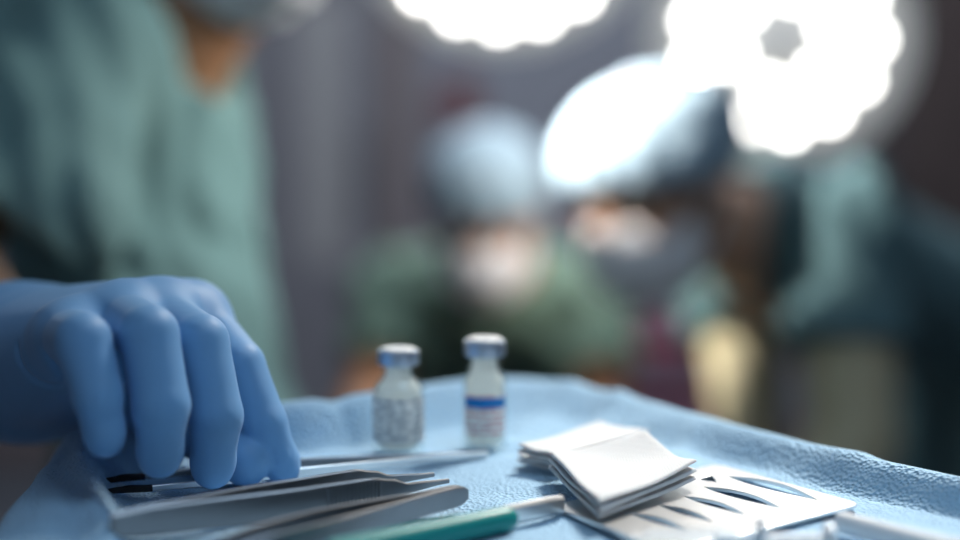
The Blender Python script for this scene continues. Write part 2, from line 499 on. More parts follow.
# ------------------------------------------------------------------ surgical lamps
def surgical_lamp(px, py, d, R, normal, label, rings, led_r, hub_r, pole_xy):
    c = at(px, py, d)
    nrm = unit(normal)
    x, y, z = frame_from(nrm, (0, 0, 1))
    C = Vector(c)
    t = empty('surgical_lamp', c, label, 'surgical lamp', 'surgical lamps hanging from the ceiling')
    bm = bmesh.new()
    add_lathe(bm, [(0, -0.11), (R * 0.35, -0.105), (R * 0.75, -0.08), (R * 0.97, -0.035), (R, -0.01), (R, 0.0),
                   (R * 0.96, 0.004), (R * 0.95, -0.004), (0, -0.004)], c, nrm, 72)
    finish(bm, 'housing', M['lamp_house'], t)
    bm = bmesh.new()
    add_lathe(bm, [(0, -0.0035), (R * 0.945, -0.0035), (R * 0.945, -0.0020), (0, -0.0020)], c, nrm, 72)
    finish(bm, 'lens_cover', M['lamp_cover'], t)
    bm = bmesh.new()
    add_lathe(bm, [(R * 0.965, 0.002), (R * 1.015, 0.006), (R * 1.03, -0.01), (R * 1.02, -0.03), (R * 0.99, -0.03)], c, nrm, 72)
    finish(bm, 'rim', M['lamp_rim'], t)
    bm = bmesh.new()
    add_lathe(bm, [(0, 0.10), (0.018, 0.098), (0.022, 0.085), (0.02, 0.02), (hub_r, 0.004), (hub_r, -0.004), (0, -0.004)], c, nrm, 32)
    finish(bm, 'handle', M['lamp_house'], t)
    for rr, n, off in rings:
        for k in range(n):
            a = 2 * math.pi * (k + off) / n
            q = C + x * (rr * R * math.cos(a)) + y * (rr * R * math.sin(a))
            bm = bmesh.new()
            add_lathe(bm, [(led_r, -0.004), (led_r, 0.004), (led_r * 0.8, 0.008), (0, 0.010)], q, nrm, 24)
            finish(bm, 'led', M['led'], t)
    # yoke, elbow and drop tube to the ceiling
    back = C - z * 0.10
    k1 = back - z * 0.10
    top = Vector((pole_xy[0], pole_xy[1], ZH))
    k2 = Vector((k1.x, k1.y, k1.z + R + 0.18))
    k3 = Vector((pole_xy[0], pole_xy[1], k2.z + 0.1))
    bm = bmesh.new()
    add_tube(bm, [back, k1], 0.05, 20)
    add_tube(bm, [k1 - Vector((0, 0, 0.04)), k2], 0.028, 20)
    finish(bm, 'yoke', M['lamp_house'], t)
    bm = bmesh.new()
    add_tube(bm, [k2 + Vector((0, 0, -0.03)), k2 + Vector((0, 0, 0.03))], 0.045, 20)
    add_tube(bm, [k2, k3], 0.035, 20)
    finish(bm, 'spring_arm', M['lamp_house'], t)
    bm = bmesh.new()
    add_tube(bm, [k3 - Vector((0, 0, 0.06)), top], 0.04, 20)
    add_lathe(bm, [(0.11, 0), (0.11, -0.03), (0.06, -0.06), (0, -0.06)], top, (0, 0, 1), 32)
    finish(bm, 'drop_tube', M['lamp_house'], t)
    return t

LAMP_RINGS = [(0.39, 6, 0.3), (0.67, 13, 0.0)]
LAMP_RINGS_WIDE = [(0.28, 7, 0.3), (0.55, 12, 0.0), (0.80, 18, 0.4)]
surgical_lamp(781, 40, 2.7, 0.262, (-0.16, -1.0, -0.22), 'round surgical lamp with lit lenses above the bending person at right', LAMP_RINGS, 0.018, 0.040, (0.8, 3.4))
surgical_lamp(503, -104, 2.7, 0.315, (-0.02, -0.95, -0.35), 'round surgical lamp at the top edge above the middle person', LAMP_RINGS_WIDE, 0.019, 0.050, (0.05, 3.4))

# ------------------------------------------------------------------ instrument table and drape
rim_px = [(960, 478, 12), (880, 461, 12), (800, 442, 12), (740, 427, 12), (680, 411, 12), (620, 395, 12), (580, 385, 13), (540, 378.5, 15), (505, 377, 17), (470, 378, 19),
          (430, 384, 19), (390, 390, 20), (345, 396, 20), (290, 402, 20), (220, 411, 18), (150, 424, 13), (88, 442, 8), (56, 482, 7), (26, 526, 7)]
rim = [np.append(on(a, b, h / 1000)[:2], h / 1000) for a, b, h in rim_px]
e0, e1 = rim[0], rim[1]
ext = np.append(unit((e0 - e1)[:2]), 0)
rim = [e0 + ext * 0.12, e0 + ext * 0.06] + rim
dl = np.array([-0.03, -1.0, 0])
rim = rim + [rim[-1] + dl * 0.05, rim[-1] + dl * 0.10]
front_l = rim[-1]; front_r = rim[0]
for k in range(1, 8):
    u_ = k / 8
    rim.append(front_l * (1 - u_) + front_r * u_ + np.array([0, -0.05 * math.sin(math.pi * u_), 0]))
rim = np.array(rim)
CEN = np.array([0.02, 0.44])
ang = np.arctan2(rim[:, 1] - CEN[1], rim[:, 0] - CEN[0]) % (2 * np.pi)
rad = np.hypot(rim[:, 0] - CEN[0], rim[:, 1] - CEN[1])
order = np.argsort(ang)
def wrap(v): 
    v = v[order]
    return np.concatenate([v[-3:], v, v[:3]])
A_p = ang[order]; A_p = np.concatenate([A_p[-3:] - 2 * np.pi, A_p, A_p[:3] + 2 * np.pi])
R_p = wrap(rad); H_p = wrap(rim[:, 2])
def rim_h(th):
    th = np.asarray(th) % (2 * np.pi)
    return sum(np.interp(th + o_, A_p, H_p) for o_ in np.linspace(-0.06, 0.06, 7)) / 7
def rim_r(th):
    th = np.asarray(th) % (2 * np.pi)
    acc = 0
    for o_ in np.linspace(-0.05, 0.05, 7):
        acc = acc + np.interp(th + o_, A_p, R_p)
    return acc / 7

q_ = on(595, 389, 0.012)
TH_BACK = math.atan2(q_[1] - CEN[1], q_[0] - CEN[0])       # the soft back corner right of the vials
def fold_ridges(x, y):
    """creases and soft folds of the cloth, metres"""
    z = np.zeros_like(x)
    for (a, b, w, amp) in FOLDS:
        a = np.asarray(a); b = np.asarray(b)
        ab = b - a; L2 = ab @ ab
        t_ = np.clip(((x - a[0]) * ab[0] + (y - a[1]) * ab[1]) / L2, 0, 1)
        dx = x - a[0] - t_ * ab[0]; dy = y - a[1] - t_ * ab[1]
        z = z + amp * np.exp(-(dx * dx + dy * dy) / (w * w))
    return z
def g2(px, py): return on(px, py, 0.006)[:2]
FOLDS = [
    (g2(690, 434), g2(640, 458), 0.006, 0.0022), (g2(620, 408), g2(560, 430), 0.008, 0.0022),
    (g2(570, 400), g2(520, 418), 0.007, 0.0025), (g2(850, 470), g2(770, 462), 0.007, 0.0012),
    (g2(80, 452), g2(104, 532), 0.006, 0.006), (g2(98, 448), g2(124, 466), 0.005, 0.003),
    (g2(300, 418), g2(350, 432), 0.006, -0.002), (g2(560, 440), g2(500, 430), 0.006, 0.0015),
    (g2(940, 520), g2(880, 505), 0.008, 0.0012), (g2(50, 530), g2(75, 475), 0.010, 0.004),
    (g2(530, 530), g2(640, 540), 0.010, 0.0010), (g2(650, 425), g2(600, 418), 0.007, 0.0015),
]

def drape_z(th, t_, x, y):
    """height above the table of the cloth at fraction t_ of the way to the rim"""
    R = rim_r(th)
    din = np.clip((1 - t_) * R, 0, None)              # distance in from the rim
    H = rim_h(th)
    w = 0.034 - 0.019 * np.clip((H - 0.008) / 0.004, 0, 1)
    w = w + 0.022 * np.exp(-((np.asarray(th) % (2 * np.pi) - TH_BACK) / 0.35) ** 2)
    u_ = np.clip(1 - din / w, 0, 1)
    z = H * (u_ * u_ * (3 - 2 * u_))
    z = z + 0.0008 * np.sin(x * 95 + 3 * np.sin(y * 40)) * np.sin(y * 80 + 2) * np.clip(din / 0.05, 0, 1)
    return z

nth, nin = 900, 190
th = np.linspace(0, 2 * np.pi, nth, endpoint=False)
Rr = rim_r(th)
verts = [(CEN[0], CEN[1], ZT)]
rows = []
ts = list(np.linspace(0.02, 1.0, nin))
for t_ in ts:
    x = CEN[0] + t_ * Rr * np.cos(th); y = CEN[1] + t_ * Rr * np.sin(th)
    z = ZT + drape_z(th, t_, x, y) + fold_ridges(x, y)
    rows.append(np.stack([x, y, z], 1))
# over the rim and down: a rounded turn, then a hanging skirt with soft flutes
x1 = rows[-1][:, 0]; y1 = rows[-1][:, 1]; z1 = rows[-1][:, 2]
ct, st = np.cos(th), np.sin(th)
for k in range(1, 9):
    a_ = k / 8 * math.pi / 2
    rows.append(np.stack([x1 + 0.012 * math.sin(a_) * ct, y1 + 0.012 * math.sin(a_) * st, z1 - 0.012 * (1 - math.cos(a_))], 1))
for k in range(1, 40):
    s = k / 39
    fl = (0.006 + 0.022 * s) * (0.5 + 0.5 * np.sin(th * 26 + 1.5 * np.sin(th * 7))) * min(1, s * 4)
    off = 0.012 + fl
    rows.append(np.stack([x1 + off * ct, y1 + off * st, z1 - 0.012 - 0.34 * s + 0 * th], 1))
for r in rows: verts.extend(map(tuple, r))
faces = []
for k in range(nth): faces.append((0, 1 + k, 1 + (k + 1) % nth))
for j in range(len(rows) - 1):
    b0 = 1 + j * nth; b1 = b0 + nth
    for k in range(nth):
        k1 = (k + 1) % nth
        faces.append((b0 + k, b1 + k, b1 + k1, b0 + k1))
me = bpy.data.meshes.new('surgical_drape')
me.from_pydata(verts, [], faces); me.update()
me.polygons.foreach_set('use_smooth', [True] * len(me.polygons))
drape = link('surgical_drape', me, M['drape'])
tag(drape, 'light blue embossed sterile drape spread over the instrument table', 'drape')

# the stand under the cloth
t = empty('instrument_stand', (CEN[0], CEN[1], 0), 'steel instrument stand hidden under the light blue drape', 'stand')
bm = bmesh.new()
tn = 96
tv = np.linspace(0, 2 * np.pi, tn, endpoint=False)
rr_ = rim_r(tv)
prev = None
for fr, dz in ((0.97, 0.0), (0.97, -0.002), (0.95, -0.006), (0.93, -0.009), (0.90, -0.009)):
    ring = [bm.verts.new((CEN[0] + (rr_[k] * fr - 0.004) * math.cos(tv[k]), CEN[1] + (rr_[k] * fr - 0.004) * math.sin(tv[k]), ZT - 0.003 + dz)) for k in range(tn)]
    if prev:
        for k in range(tn): bm.faces.new((prev[k], prev[(k + 1) % tn], ring[(k + 1) % tn], ring[k]))
    prev = ring
bm.faces.new(prev)
finish(bm, 'tray', M['steel'], t)
bm = bmesh.new()
add_tube(bm, [(CEN[0], CEN[1], ZT - 0.012), (CEN[0], CEN[1], 0.08)], 0.018, 24)
finish(bm, 'column', M['steel'], t)
bm = bmesh.new()
add_box(bm, (CEN[0] - 0.25, CEN[1] - 0.03, 0.05), (CEN[0] + 0.25, CEN[1] + 0.03, 0.085), 0.008)
add_box(bm, (CEN[0] - 0.25, CEN[1] - 0.2, 0.05), (CEN[0] - 0.21, CEN[1] + 0.2, 0.085), 0.008)
add_box(bm, (CEN[0] + 0.21, CEN[1] - 0.2, 0.05), (CEN[0] + 0.25, CEN[1] + 0.2, 0.085), 0.008)
finish(bm, 'base', M['steel'], t)
for sx in (-0.23, 0.23):
    for sy in (-0.18, 0.18):
        bm = bmesh.new()
        add_lathe(bm, [(0, -0.01), (0.024, -0.01), (0.025, 0), (0.024, 0.01), (0, 0.01)], (CEN[0] + sx, CEN[1] + sy, 0.025), (1, 0, 0), 20)
        add_box(bm, (CEN[0] + sx - 0.014, CEN[1] + sy - 0.012, 0.03), (CEN[0] + sx + 0.014, CEN[1] + sy + 0.012, 0.052))
        finish(bm, 'castor', M['castor'], t)

def cloth_z(x, y):
    d = math.hypot(x - CEN[0], y - CEN[1]); a = math.atan2(y - CEN[1], x - CEN[0])
    R = float(rim_r(a))
    X = np.array([x]); Y = np.array([y])
    return float(ZT + drape_z(np.array([a]), np.array([d / R]), X, Y)[0] + fold_ridges(X, Y)[0])

def meet(px, py):
    """where a line of sight meets the cloth"""
    dz = 0.0
    for _ in range(12):
        q = on(px, py, dz)
        dz = 0.5 * dz + 0.5 * (cloth_z(q[0], q[1]) - ZT)
    return on(px, py, dz)

# ------------------------------------------------------------------ vials
def print_mat(name, band):
    m = mat(name, (0.86, 0.88, 0.90), 0.5)
    nt = m.node_tree; b = nt.nodes['Principled BSDF']
    tc = nt.nodes.new('ShaderNodeTexCoord'); sp = nt.nodes.new('ShaderNodeSeparateXYZ')
    nt.links.new(tc.outputs['Object'], sp.inputs[0])
    # rows of fine unreadable print: lines along z broken up by noise
    w = nt.nodes.new('ShaderNodeMath'); w.operation = 'MULTIPLY'; w.inputs[1].default_value = 2 * math.pi / 0.0026
    nt.links.new(sp.outputs['Z'], w.inputs[0])
    s = nt.nodes.new('ShaderNodeMath'); s.operation = 'SINE'; nt.links.new(w.outputs[0], s.inputs[0])
    g = nt.nodes.new('ShaderNodeMath'); g.operation = 'GREATER_THAN'; g.inputs[1].default_value = 0.1
    nt.links.new(s.outputs[0], g.inputs[0])
    n = nt.nodes.new('ShaderNodeTexNoise'); n.inputs['Scale'].default_value = 420
    nt.links.new(tc.outputs['Object'], n.inputs['Vector'])
    g2_ = nt.nodes.new('ShaderNodeMath'); g2_.operation = 'GREATER_THAN'; g2_.inputs[1].default_value = 0.47
    nt.links.new(n.outputs['Fac'], g2_.inputs[0])
    mu = nt.nodes.new('ShaderNodeMath'); mu.operation = 'MULTIPLY'
    nt.links.new(g.outputs[0], mu.inputs[0]); nt.links.new(g2_.outputs[0], mu.inputs[1])
    mx = nt.nodes.new('ShaderNodeMix'); mx.data_type = 'RGBA'
    mx.inputs[6].default_value = (0.90, 0.92, 0.94, 1); mx.inputs[7].default_value = band
    nt.links.new(mu.outputs[0], mx.inputs[0])
    di = nt.nodes.new('ShaderNodeBsdfDiffuse'); tl_ = nt.nodes.new('ShaderNodeBsdfTranslucent'); ms = nt.nodes.new('ShaderNodeMixShader')
    ms.inputs[0].default_value = 0.45                # thin paper lets light through
    for sh_ in (di, tl_): nt.links.new(mx.outputs[2], sh_.inputs[0])
    nt.links.new(di.outputs[0], ms.inputs[1]); nt.links.new(tl_.outputs[0], ms.inputs[2])
    nt.links.new(ms.outputs[0], nt.nodes['Material Output'].inputs[0])
    return m
M['print_grey'] = print_mat('label_grey_print', (0.36, 0.40, 0.46, 1))
M['print_red'] = print_mat('label_red_print', (0.66, 0.36, 0.42, 1))
M['band_blue'] = mat('label_band_blue', (0.0, 0.20, 0.58), 0.45)
M['stain'] = mat('label_white', (0.85, 0.87, 0.89), 0.5)

def vial(px, py, cap_px, body_px, label, kind):
    b = meet(px, py)
    zb = cloth_z(b[0], b[1]) + 0.0004
    s = FPX / b[1]
    Rb = body_px / 2 / s; Rc = cap_px[0] / 2 / s; H = cap_px[1] / s
    t = empty('vial', (b[0], b[1], zb), label, 'vial', 'glass vials')
    c = (b[0], b[1], zb)
    Rn = Rc * 0.76
    hs = H * 0.60                      # where the shoulder starts
    out = [(0, 0.0012), (Rb * 0.80, 0.0006), (Rb * 0.90, 0), (Rb * 0.985, 0.0010), (Rb, 0.0028), (Rb, hs)]
    for k in range(1, 9):
        u_ = k / 8
        out.append((Rb + (Rn - Rb) * (0.5 - 0.5 * math.cos(math.pi * u_)), hs + H * 0.15 * u_))
    out += [(Rn, H * 0.835), (Rc * 0.93, H * 0.85), (Rc * 0.95, H * 0.89)]
    th_ = 0.0011
    inn = [(max(r - th_, 0), h) for r, h in out[5:]][::-1]
    inn += [(Rb - th_, 0.004), (Rb * 0.8, 0.0026), (0, 0.0024)]
    bm = bmesh.new()
    add_lathe(bm, out + inn, c, n=64)
    finish(bm, 'glass_body', M['glass'], t)
    bm = bmesh.new()
    li = Rb - th_ - 0.0003
    pr = [(0, 0.0030), (Rb * 0.78, 0.0032), (li, 0.0046), (li, hs)]
    for k in range(1, 7):
        u_ = k / 8
        pr.append((li + (Rn - Rb) * (0.5 - 0.5 * math.cos(math.pi * u_)), hs + H * 0.15 * u_))
    pr += [(Rn - th_ - 0.0003, H * 0.76), (Rn - th_ - 0.0003, H * 0.83), (0, H * 0.83)]
    add_lathe(bm, pr, c, n=48)
    finish(bm, 'contents', M['powder'], t)
    bm = bmesh.new()
    add_lathe(bm, [(Rn - 0.0004, H * 0.832), (Rc * 0.9, H * 0.842), (Rc, H * 0.85), (Rc, H * 0.955), (Rc * 0.97, H * 0.975), (Rc * 0.86, H * 0.975), (Rc * 0.86, H * 0.96), (0, H * 0.96)], c, n=48)
    finish(bm, 'crimp_cap', M['crimp'], t)
    bm = bmesh.new()
    add_lathe(bm, [(0, H * 0.962), (Rc * 0.84, H * 0.962), (Rc * 0.84, H * 0.99), (Rc * 0.78, H), (Rc * 0.3, H), (Rc * 0.26, H * 0.992), (0, H * 0.992)], c, n=40)
    finish(bm, 'cap_disc', M['cap_top'], t)
    r = Rb + 0.0002
    if kind == 'grey':
        bm = bmesh.new()
        add_lathe(bm, [(r, H * 0.13), (r + 0.0001, H * 0.13), (r + 0.0001, H * 0.55), (r, H * 0.55)], c, n=60, a0=math.radians(150), a1=math.radians(345))
        finish(bm, 'paper_label', M['print_grey'], t)
    else:
        a0, a1 = math.radians(195), math.radians(330)
        bm = bmesh.new()
        add_lathe(bm, [(r, H * 0.16), (r + 0.0001, H * 0.16), (r + 0.0001, H * 0.52), (r, H * 0.52)], c, n=60, a0=a0 + 0.25, a1=a1)
        finish(bm, 'paper_label', M['print_red'], t)
        bm = bmesh.new()
        add_lathe(bm, [(r + 0.0001, H * 0.40), (r + 0.0003, H * 0.40), (r + 0.0003, H * 0.49), (r + 0.0001, H * 0.49)], c, n=60, a0=a0 + 0.35, a1=a1)
        tag(finish(bm, 'label_band', M['band_blue'], t), 'blue band across the label')
    return t
vial(399, 453, (42, 107), 52, 'glass vial with pale grey print on its label, left of the pair', 'grey')
vial(484.5, 449, (42, 113), 45, 'glass vial with a bright blue band on its label, right of the pair', 'blue')

# ------------------------------------------------------------------ instruments
def lerp(a, b, u_): return a + (b - a) * u_

def blade_mesh(name, pts, heights, thick, up, m, parent, zoff=0.0):
    """flat strip standing on edge: pts are its bottom line (x,y,z), heights its height at each, thick its thickness"""
    bm = bmesh.new()
    rings = []
    up = Vector(up).normalized()
    for i, p in enumerate(pts):
        a = Vector(pts[max(0, i - 1)]); b = Vector(pts[min(len(pts) - 1, i + 1)])
        dr = (b - a).normalized()
        side = dr.cross(up).normalized()
        h = heights[i]; w = thick[i] if hasattr(thick, '__len__') else thick
        bv = min(w * 0.3, h * 0.2)
        P0 = Vector(p)
        prof = [(-w / 2, bv), (-w / 2 + bv, 0), (w / 2 - bv, 0), (w / 2, bv), (w / 2, h - bv), (w / 2 - bv, h), (-w / 2 + bv, h), (-w / 2, h - bv)]
        rings.append([bm.verts.new(P0 + side * u_ + up * v_) for u_, v_ in prof])
    for r0, r1 in zip(rings, rings[1:]):
        for k in range(8): bm.faces.new((r0[k], r0[(k + 1) % 8], r1[(k + 1) % 8], r1[k]))
    bm.faces.new(rings[0]); bm.faces.new(rings[-1])
    return finish(bm, name, m, parent, angle=35)

def smooth_profile(keys, n):
    xs = np.linspace(0, 1, n)
    ks = np.array([k for k, _ in keys]); vs = np.array([v for _, v in keys])
    j = np.clip(np.searchsorted(ks, xs, side='right') - 1, 0, len(ks) - 2)
    u_ = (xs - ks[j]) / (ks[j + 1] - ks[j])
    u_ = u_ * u_ * (3 - 2 * u_)
    return vs[j] * (1 - u_) + vs[j + 1] * u_

# broad thumb forceps with fine points, resting on its edges (points to the right)
def forceps(tail, tip, gap, hkeys, wkeys, label, group=None, zl=0.0006, m=M['steel'], serr=None):
    tail = np.array(tail[:2]); tip = np.array(tip[:2])
    ax = unit(tip - tail); nr = np.array([-ax[1], ax[0]])
    n = 60
    hs = smooth_profile(hkeys, n)
    ws = smooth_profile(wkeys, n)                      # half distance between the arms
    hmax = hs.max()
    t = empty('forceps', (tail[0], tail[1], ZT), label, 'forceps', group)
    for sgn in (-1, 1):
        pts = []
        for i in range(n):
            u_ = i / (n - 1)
            q = lerp(tail, tip, u_) + nr * (sgn * (ws[i] * gap + 0.0011))
            pts.append((q[0], q[1], ZT + zl + 0.0012 + (hmax - hs[i]) / 2))
        arm = blade_mesh('arm', pts, hs, 0.0016, (0, 0, 1), m, t)
        if serr:
            bm = bmesh.new()
            for k in range(14):
                u_ = serr[0] + (serr[1] - serr[0]) * k / 13
                i = int(u_ * (n - 1))
                q = lerp(tail, tip, u_) + nr * (sgn * (ws[i] * gap + 0.0021))
                h = hs[i]
                z0 = ZT + zl + 0.0012 + (hmax - h) / 2
                add_tube(bm, [(q[0], q[1], z0 + h * 0.12), (q[0], q[1], z0 + h * 0.88)], 0.0005, 8)
            finish(bm, 'grip_ribs', m, arm)
    return t

tail = on(112, 548); tip = on(441, 497)
forceps(tail, tip, 0.0062, [(0, 0.0080), (0.12, 0.0100), (0.45, 0.0108), (0.74, 0.0112), (0.80, 0.0085), (0.86, 0.0036), (1.0, 0.0016)],
        [(0, 0.0), (0.08, 0.12), (0.55, 0.9), (0.8, 1.0), (1.0, 0.72)],
        'steel tissue forceps with broad ribbed grips and fine points in front of the gloved hand', serr=(0.60, 0.76))
# second forceps in front, pointing left, closed rounded end to the right
tail = on(465, 510); tip = on(190, 578)
forceps(tail, tip, 0.006, [(0, 0.0040), (0.012, 0.0062), (0.05, 0.0075), (0.5, 0.0085), (0.75, 0.0075), (1.0, 0.002)],
        [(0, 0.0), (0.06, 0.05), (0.6, 0.9), (1.0, 0.5)],
        'steel forceps with its rounded closed end to the right, beside the teal handle')

# long slender tweezers with black tips under the fingers (tips to the left)
def tweezers():
    tl = on(84, 499); tr = on(487, 460)
    a = np.array(tr[:2]); b = np.array(tl[:2])
    ax = unit(b - a); nr = np.array([-ax[1], ax[0]])
    t = empty('tweezers', (a[0], a[1], ZT), 'long slender steel tweezers with black tips under the gloved fingers', 'tweezers')
    n = 50
    for sgn in (-1, 1):
        pts = []; tips = []
        hs = smooth_profile([(0, 0.0026), (0.2, 0.0032), (0.55, 0.0038), (0.8, 0.0030), (1, 0.0022)], n)
        ws = smooth_profile([(0, 0.0), (0.1, 0.0008), (0.6, 0.0070), (0.86, 0.0098), (1, 0.0090)], n)
        for i in range(n):
            q = lerp(a, b, i / (n - 1) * 0.86) + nr * (sgn * (ws[i] * 0.98 + 0.0006))
            pts.append((q[0], q[1], ZT + 0.0014 + 0.0016 * i / (n - 1)))
        arm = blade_mesh('arm', pts, hs, 0.0013, (0, 0, 1), M['bright_steel'] if sgn > 0 else M['steel'], t)
        hb = smooth_profile([(0, 0.0022), (0.35, 0.0027), (0.5, 0.0022), (1, 0.0005)], 16)
        wb = smooth_profile([(0, 0.0090 * 0.98), (1, 0.0068)], 16)
        for i in range(16):
            q = lerp(a, b, 0.855 + i / 15 * 0.145) + nr * (sgn * (wb[i] + 0.0006))
            tips.append((q[0], q[1], ZT + 0.0030 + 0.0003 * i / 15))
        tag(blade_mesh('tip', tips, hb, np.linspace(0.0030, 0.0008, 16), (0, 0, 1), M['black_steel'], arm), 'blackened tip')
    q0 = lerp(a, b, 0.70); q1 = lerp(a, b, 0.735)
    pts = [(q[0], q[1], ZT + 0.0022) for q in (q0, lerp(q0, q1, .5), q1)]
    blade_mesh('stop_block', pts, [0.0044, 0.0046, 0.0044], 0.008, (0, 0, 1), M['black_steel'], t)
tweezers()

# teal handled elevator with a flat steel shank
t_a = on(330, 572); t_b = on(513, 533); t_c = on(562, 520)
t = empty('chisel', (t_b[0], t_b[1], ZT), 'flat steel instrument with a teal green plastic handle at the front of the drape', 'instrument')
sh = [lerp(t_a, t_c, u_) for u_ in np.linspace(0, 1, 12)]
blade_mesh('shank', [(p[0], p[1] + 0.003, ZT + 0.0014) for p in sh], [0.0070] * 11 + [0.0066], 0.0034, (0, 0, 1), M['bright_steel'], t)
ax_ = unit(t_b - t_a)
hb = bmesh.new()
pts = [lerp(t_a, t_b, u_) for u_ in (0, 0.25, 0.5, 0.75, 0.93, 0.975, 1.0)]
add_tube(hb, [(p[0], p[1] + 0.0005, ZT + 0.0052) for p in pts], [0.0046, 0.0046, 0.0045, 0.0044, 0.0043, 0.0040, 0.0030], 24)
finish(hb, 'handle', M['teal'], t)

# ------------------------------------------------------------------ slotted steel plate
def flat_shape(name, outer, holes, thick, z, m, parent=None, bevel=0.0002):
    cu = bpy.data.curves.new(name, 'CURVE')
    cu.dimensions = '2D'; cu.fill_mode = 'BOTH'
    cu.extrude = thick / 2; cu.bevel_depth = bevel; cu.bevel_resolution = 1
    for poly in [outer] + holes:
        sp = cu.splines.new('POLY'); sp.points.add(len(poly) - 1); sp.use_cyclic_u = True
        for q, p in zip(sp.points, poly): q.co = (p[0], p[1], 0, 1)
    o = bpy.data.objects.new(name, cu); COL.objects.link(o)
    dg = bpy.context.evaluated_depsgraph_get(); dg.update()
    me = bpy.data.meshes.new_from_object(o.evaluated_get(dg))
    bpy.data.objects.remove(o); bpy.data.curves.remove(cu)
    me.transform(Matrix.Translation((0, 0, z)))
    me.polygons.foreach_set('use_smooth', [False] * len(me.polygons))
    return link(name, me, m, parent)

def rounded(poly, r, n=6):
    out = []
    N = len(poly)
    for i in range(N):
        p = np.array(poly[i]); a = np.array(poly[i - 1]); b = np.array(poly[(i + 1) % N])
        ri = r[i] if hasattr(r, '__len__') else r
        u1 = unit(a - p); u2 = unit(b - p)
        q0 = p + u1 * ri; q1 = p + u2 * ri
        for k in range(n + 1):
            s = k / n
            out.append((1 - s) ** 2 * q0 + 2 * s * (1 - s) * p + s * s * q1)
    return out
PZ = 0.0030
def pp(x, y): return on(x, y, PZ)[:2]
outer = rounded([pp(553, 505), pp(716, 463), pp(861, 503), pp(668, 551)], [0.004, 0.007, 0.005, 0.004])
def lens(a, b, bow_far, bow_near, n=14):
    """pointed slot from a to b with two bowed sides"""
    a = np.array(pp(*a)); b = np.array(pp(*b))
    ax = b - a; nr = np.array([-ax[1], ax[0]])
    if nr[1] < 0: nr = -nr
    up_ = [a + ax * u_ + nr * bow_far * math.sin(math.pi * u_ ** 0.8) for u_ in np.linspace(0, 1, n)]
    dn_ = [a + ax * u_ + nr * bow_near * math.sin(math.pi * u_ ** 0.8) for u_ in np.linspace(1, 0, n)][1:-1]
    return up_ + dn_
holes = [lens((727, 475.5), (819, 500), 0.17, -0.06), lens((703, 486), (783, 508.5), 0.16, -0.06), lens((683, 495.5), (747, 515), 0.15, -0.06),
         lens((657, 504), (714, 522), 0.15, -0.06), lens((628, 512), (690, 531), 0.15, -0.06),
         [pp(697, 479), pp(712, 474.5), pp(718, 482)]]
plate = flat_shape('slotted_plate', outer, holes, 0.0010, ZT + PZ - 0.0008, M['bright_steel'])
tag(plate, 'thin bright steel plate with pointed slots lying under the front gauze pad', 'plate')

# ------------------------------------------------------------------ gauze
def gauze(corners, layers, thick, zbase, lift, label, sag=0.0, seed=0, group='folded gauze pads'):
    """corners: four (x, y) going round; layers: folded sheets, each a soft slab; lift: extra height at each corner"""
    rnd = random.Random(seed)
    c = [np.array(q[:2]) for q in corners]
    mid = sum(c) / 4
    t = empty('gauze_pad', (mid[0], mid[1], ZT), label, 'gauze pad', group)
    n = 28
    for L in range(layers):
        bm = bmesh.new()
        jit = [np.array([rnd.uniform(-1, 1), rnd.uniform(-1, 1)]) * 0.0005 for _ in range(4)]
        cc = [c[i] + jit[i] for i in range(4)]
        def surf(u_, v_, top):
            p = (cc[0] * (1 - u_) * (1 - v_) + cc[1] * u_ * (1 - v_) + cc[2] * u_ * v_ + cc[3] * (1 - u_) * v_)
            lf = (lift[0] * (1 - u_) ** 2 * (1 - v_) ** 2 + lift[1] * u_ ** 2 * (1 - v_) ** 2 + lift[2] * u_ ** 2 * v_ ** 2 + lift[3] * (1 - u_) ** 2 * v_ ** 2)
            f = 0.35 + 0.65 * (L + 1) / layers
            lf *= f
            z = zbase + lf + L * thick * 0.90
            e = min(u_, 1 - u_, v_, 1 - v_)
            rd = min(1, e / 0.03)
            rd = math.sqrt(max(0, 1 - (1 - rd) ** 2))
            h = thick * (0.5 + (0.5 if top else -0.5) * rd)
            wv = 0.0004 * math.sin(9 * u_ + L) * math.sin(7 * v_ + 2 * L)
            return (p[0], p[1], z + h + wv - sag * f * math.sin(math.pi * u_) * math.sin(math.pi * v_))
        par = [0, .006, .015, .03] + [0.03 + 0.94 * k / (n - 7) for k in range(1, n - 7)] + [.97, .985, .994, 1]
        N = len(par)
        top = [[bm.verts.new(surf(u_, v_, True)) for u_ in par] for v_ in par]
        bot = [[(top[j][i] if (i in (0, N - 1) or j in (0, N - 1)) else bm.verts.new(surf(par[i], par[j], False))) for i in range(N)] for j in range(N)]
        for j in range(N - 1):
            for i in range(N - 1):
                bm.faces.new((top[j][i], top[j][i + 1], top[j + 1][i + 1], top[j + 1][i]))
                q = (bot[j][i], bot[j + 1][i], bot[j + 1][i + 1], bot[j][i + 1])
                if len(set(q)) == 4 and not all(v in sum(top, []) for v in ()):
                    try: bm.faces.new(q)
                    except ValueError: pass
        finish(bm, 'gauze_ply', M['gauze'], t, angle=80)
    return t
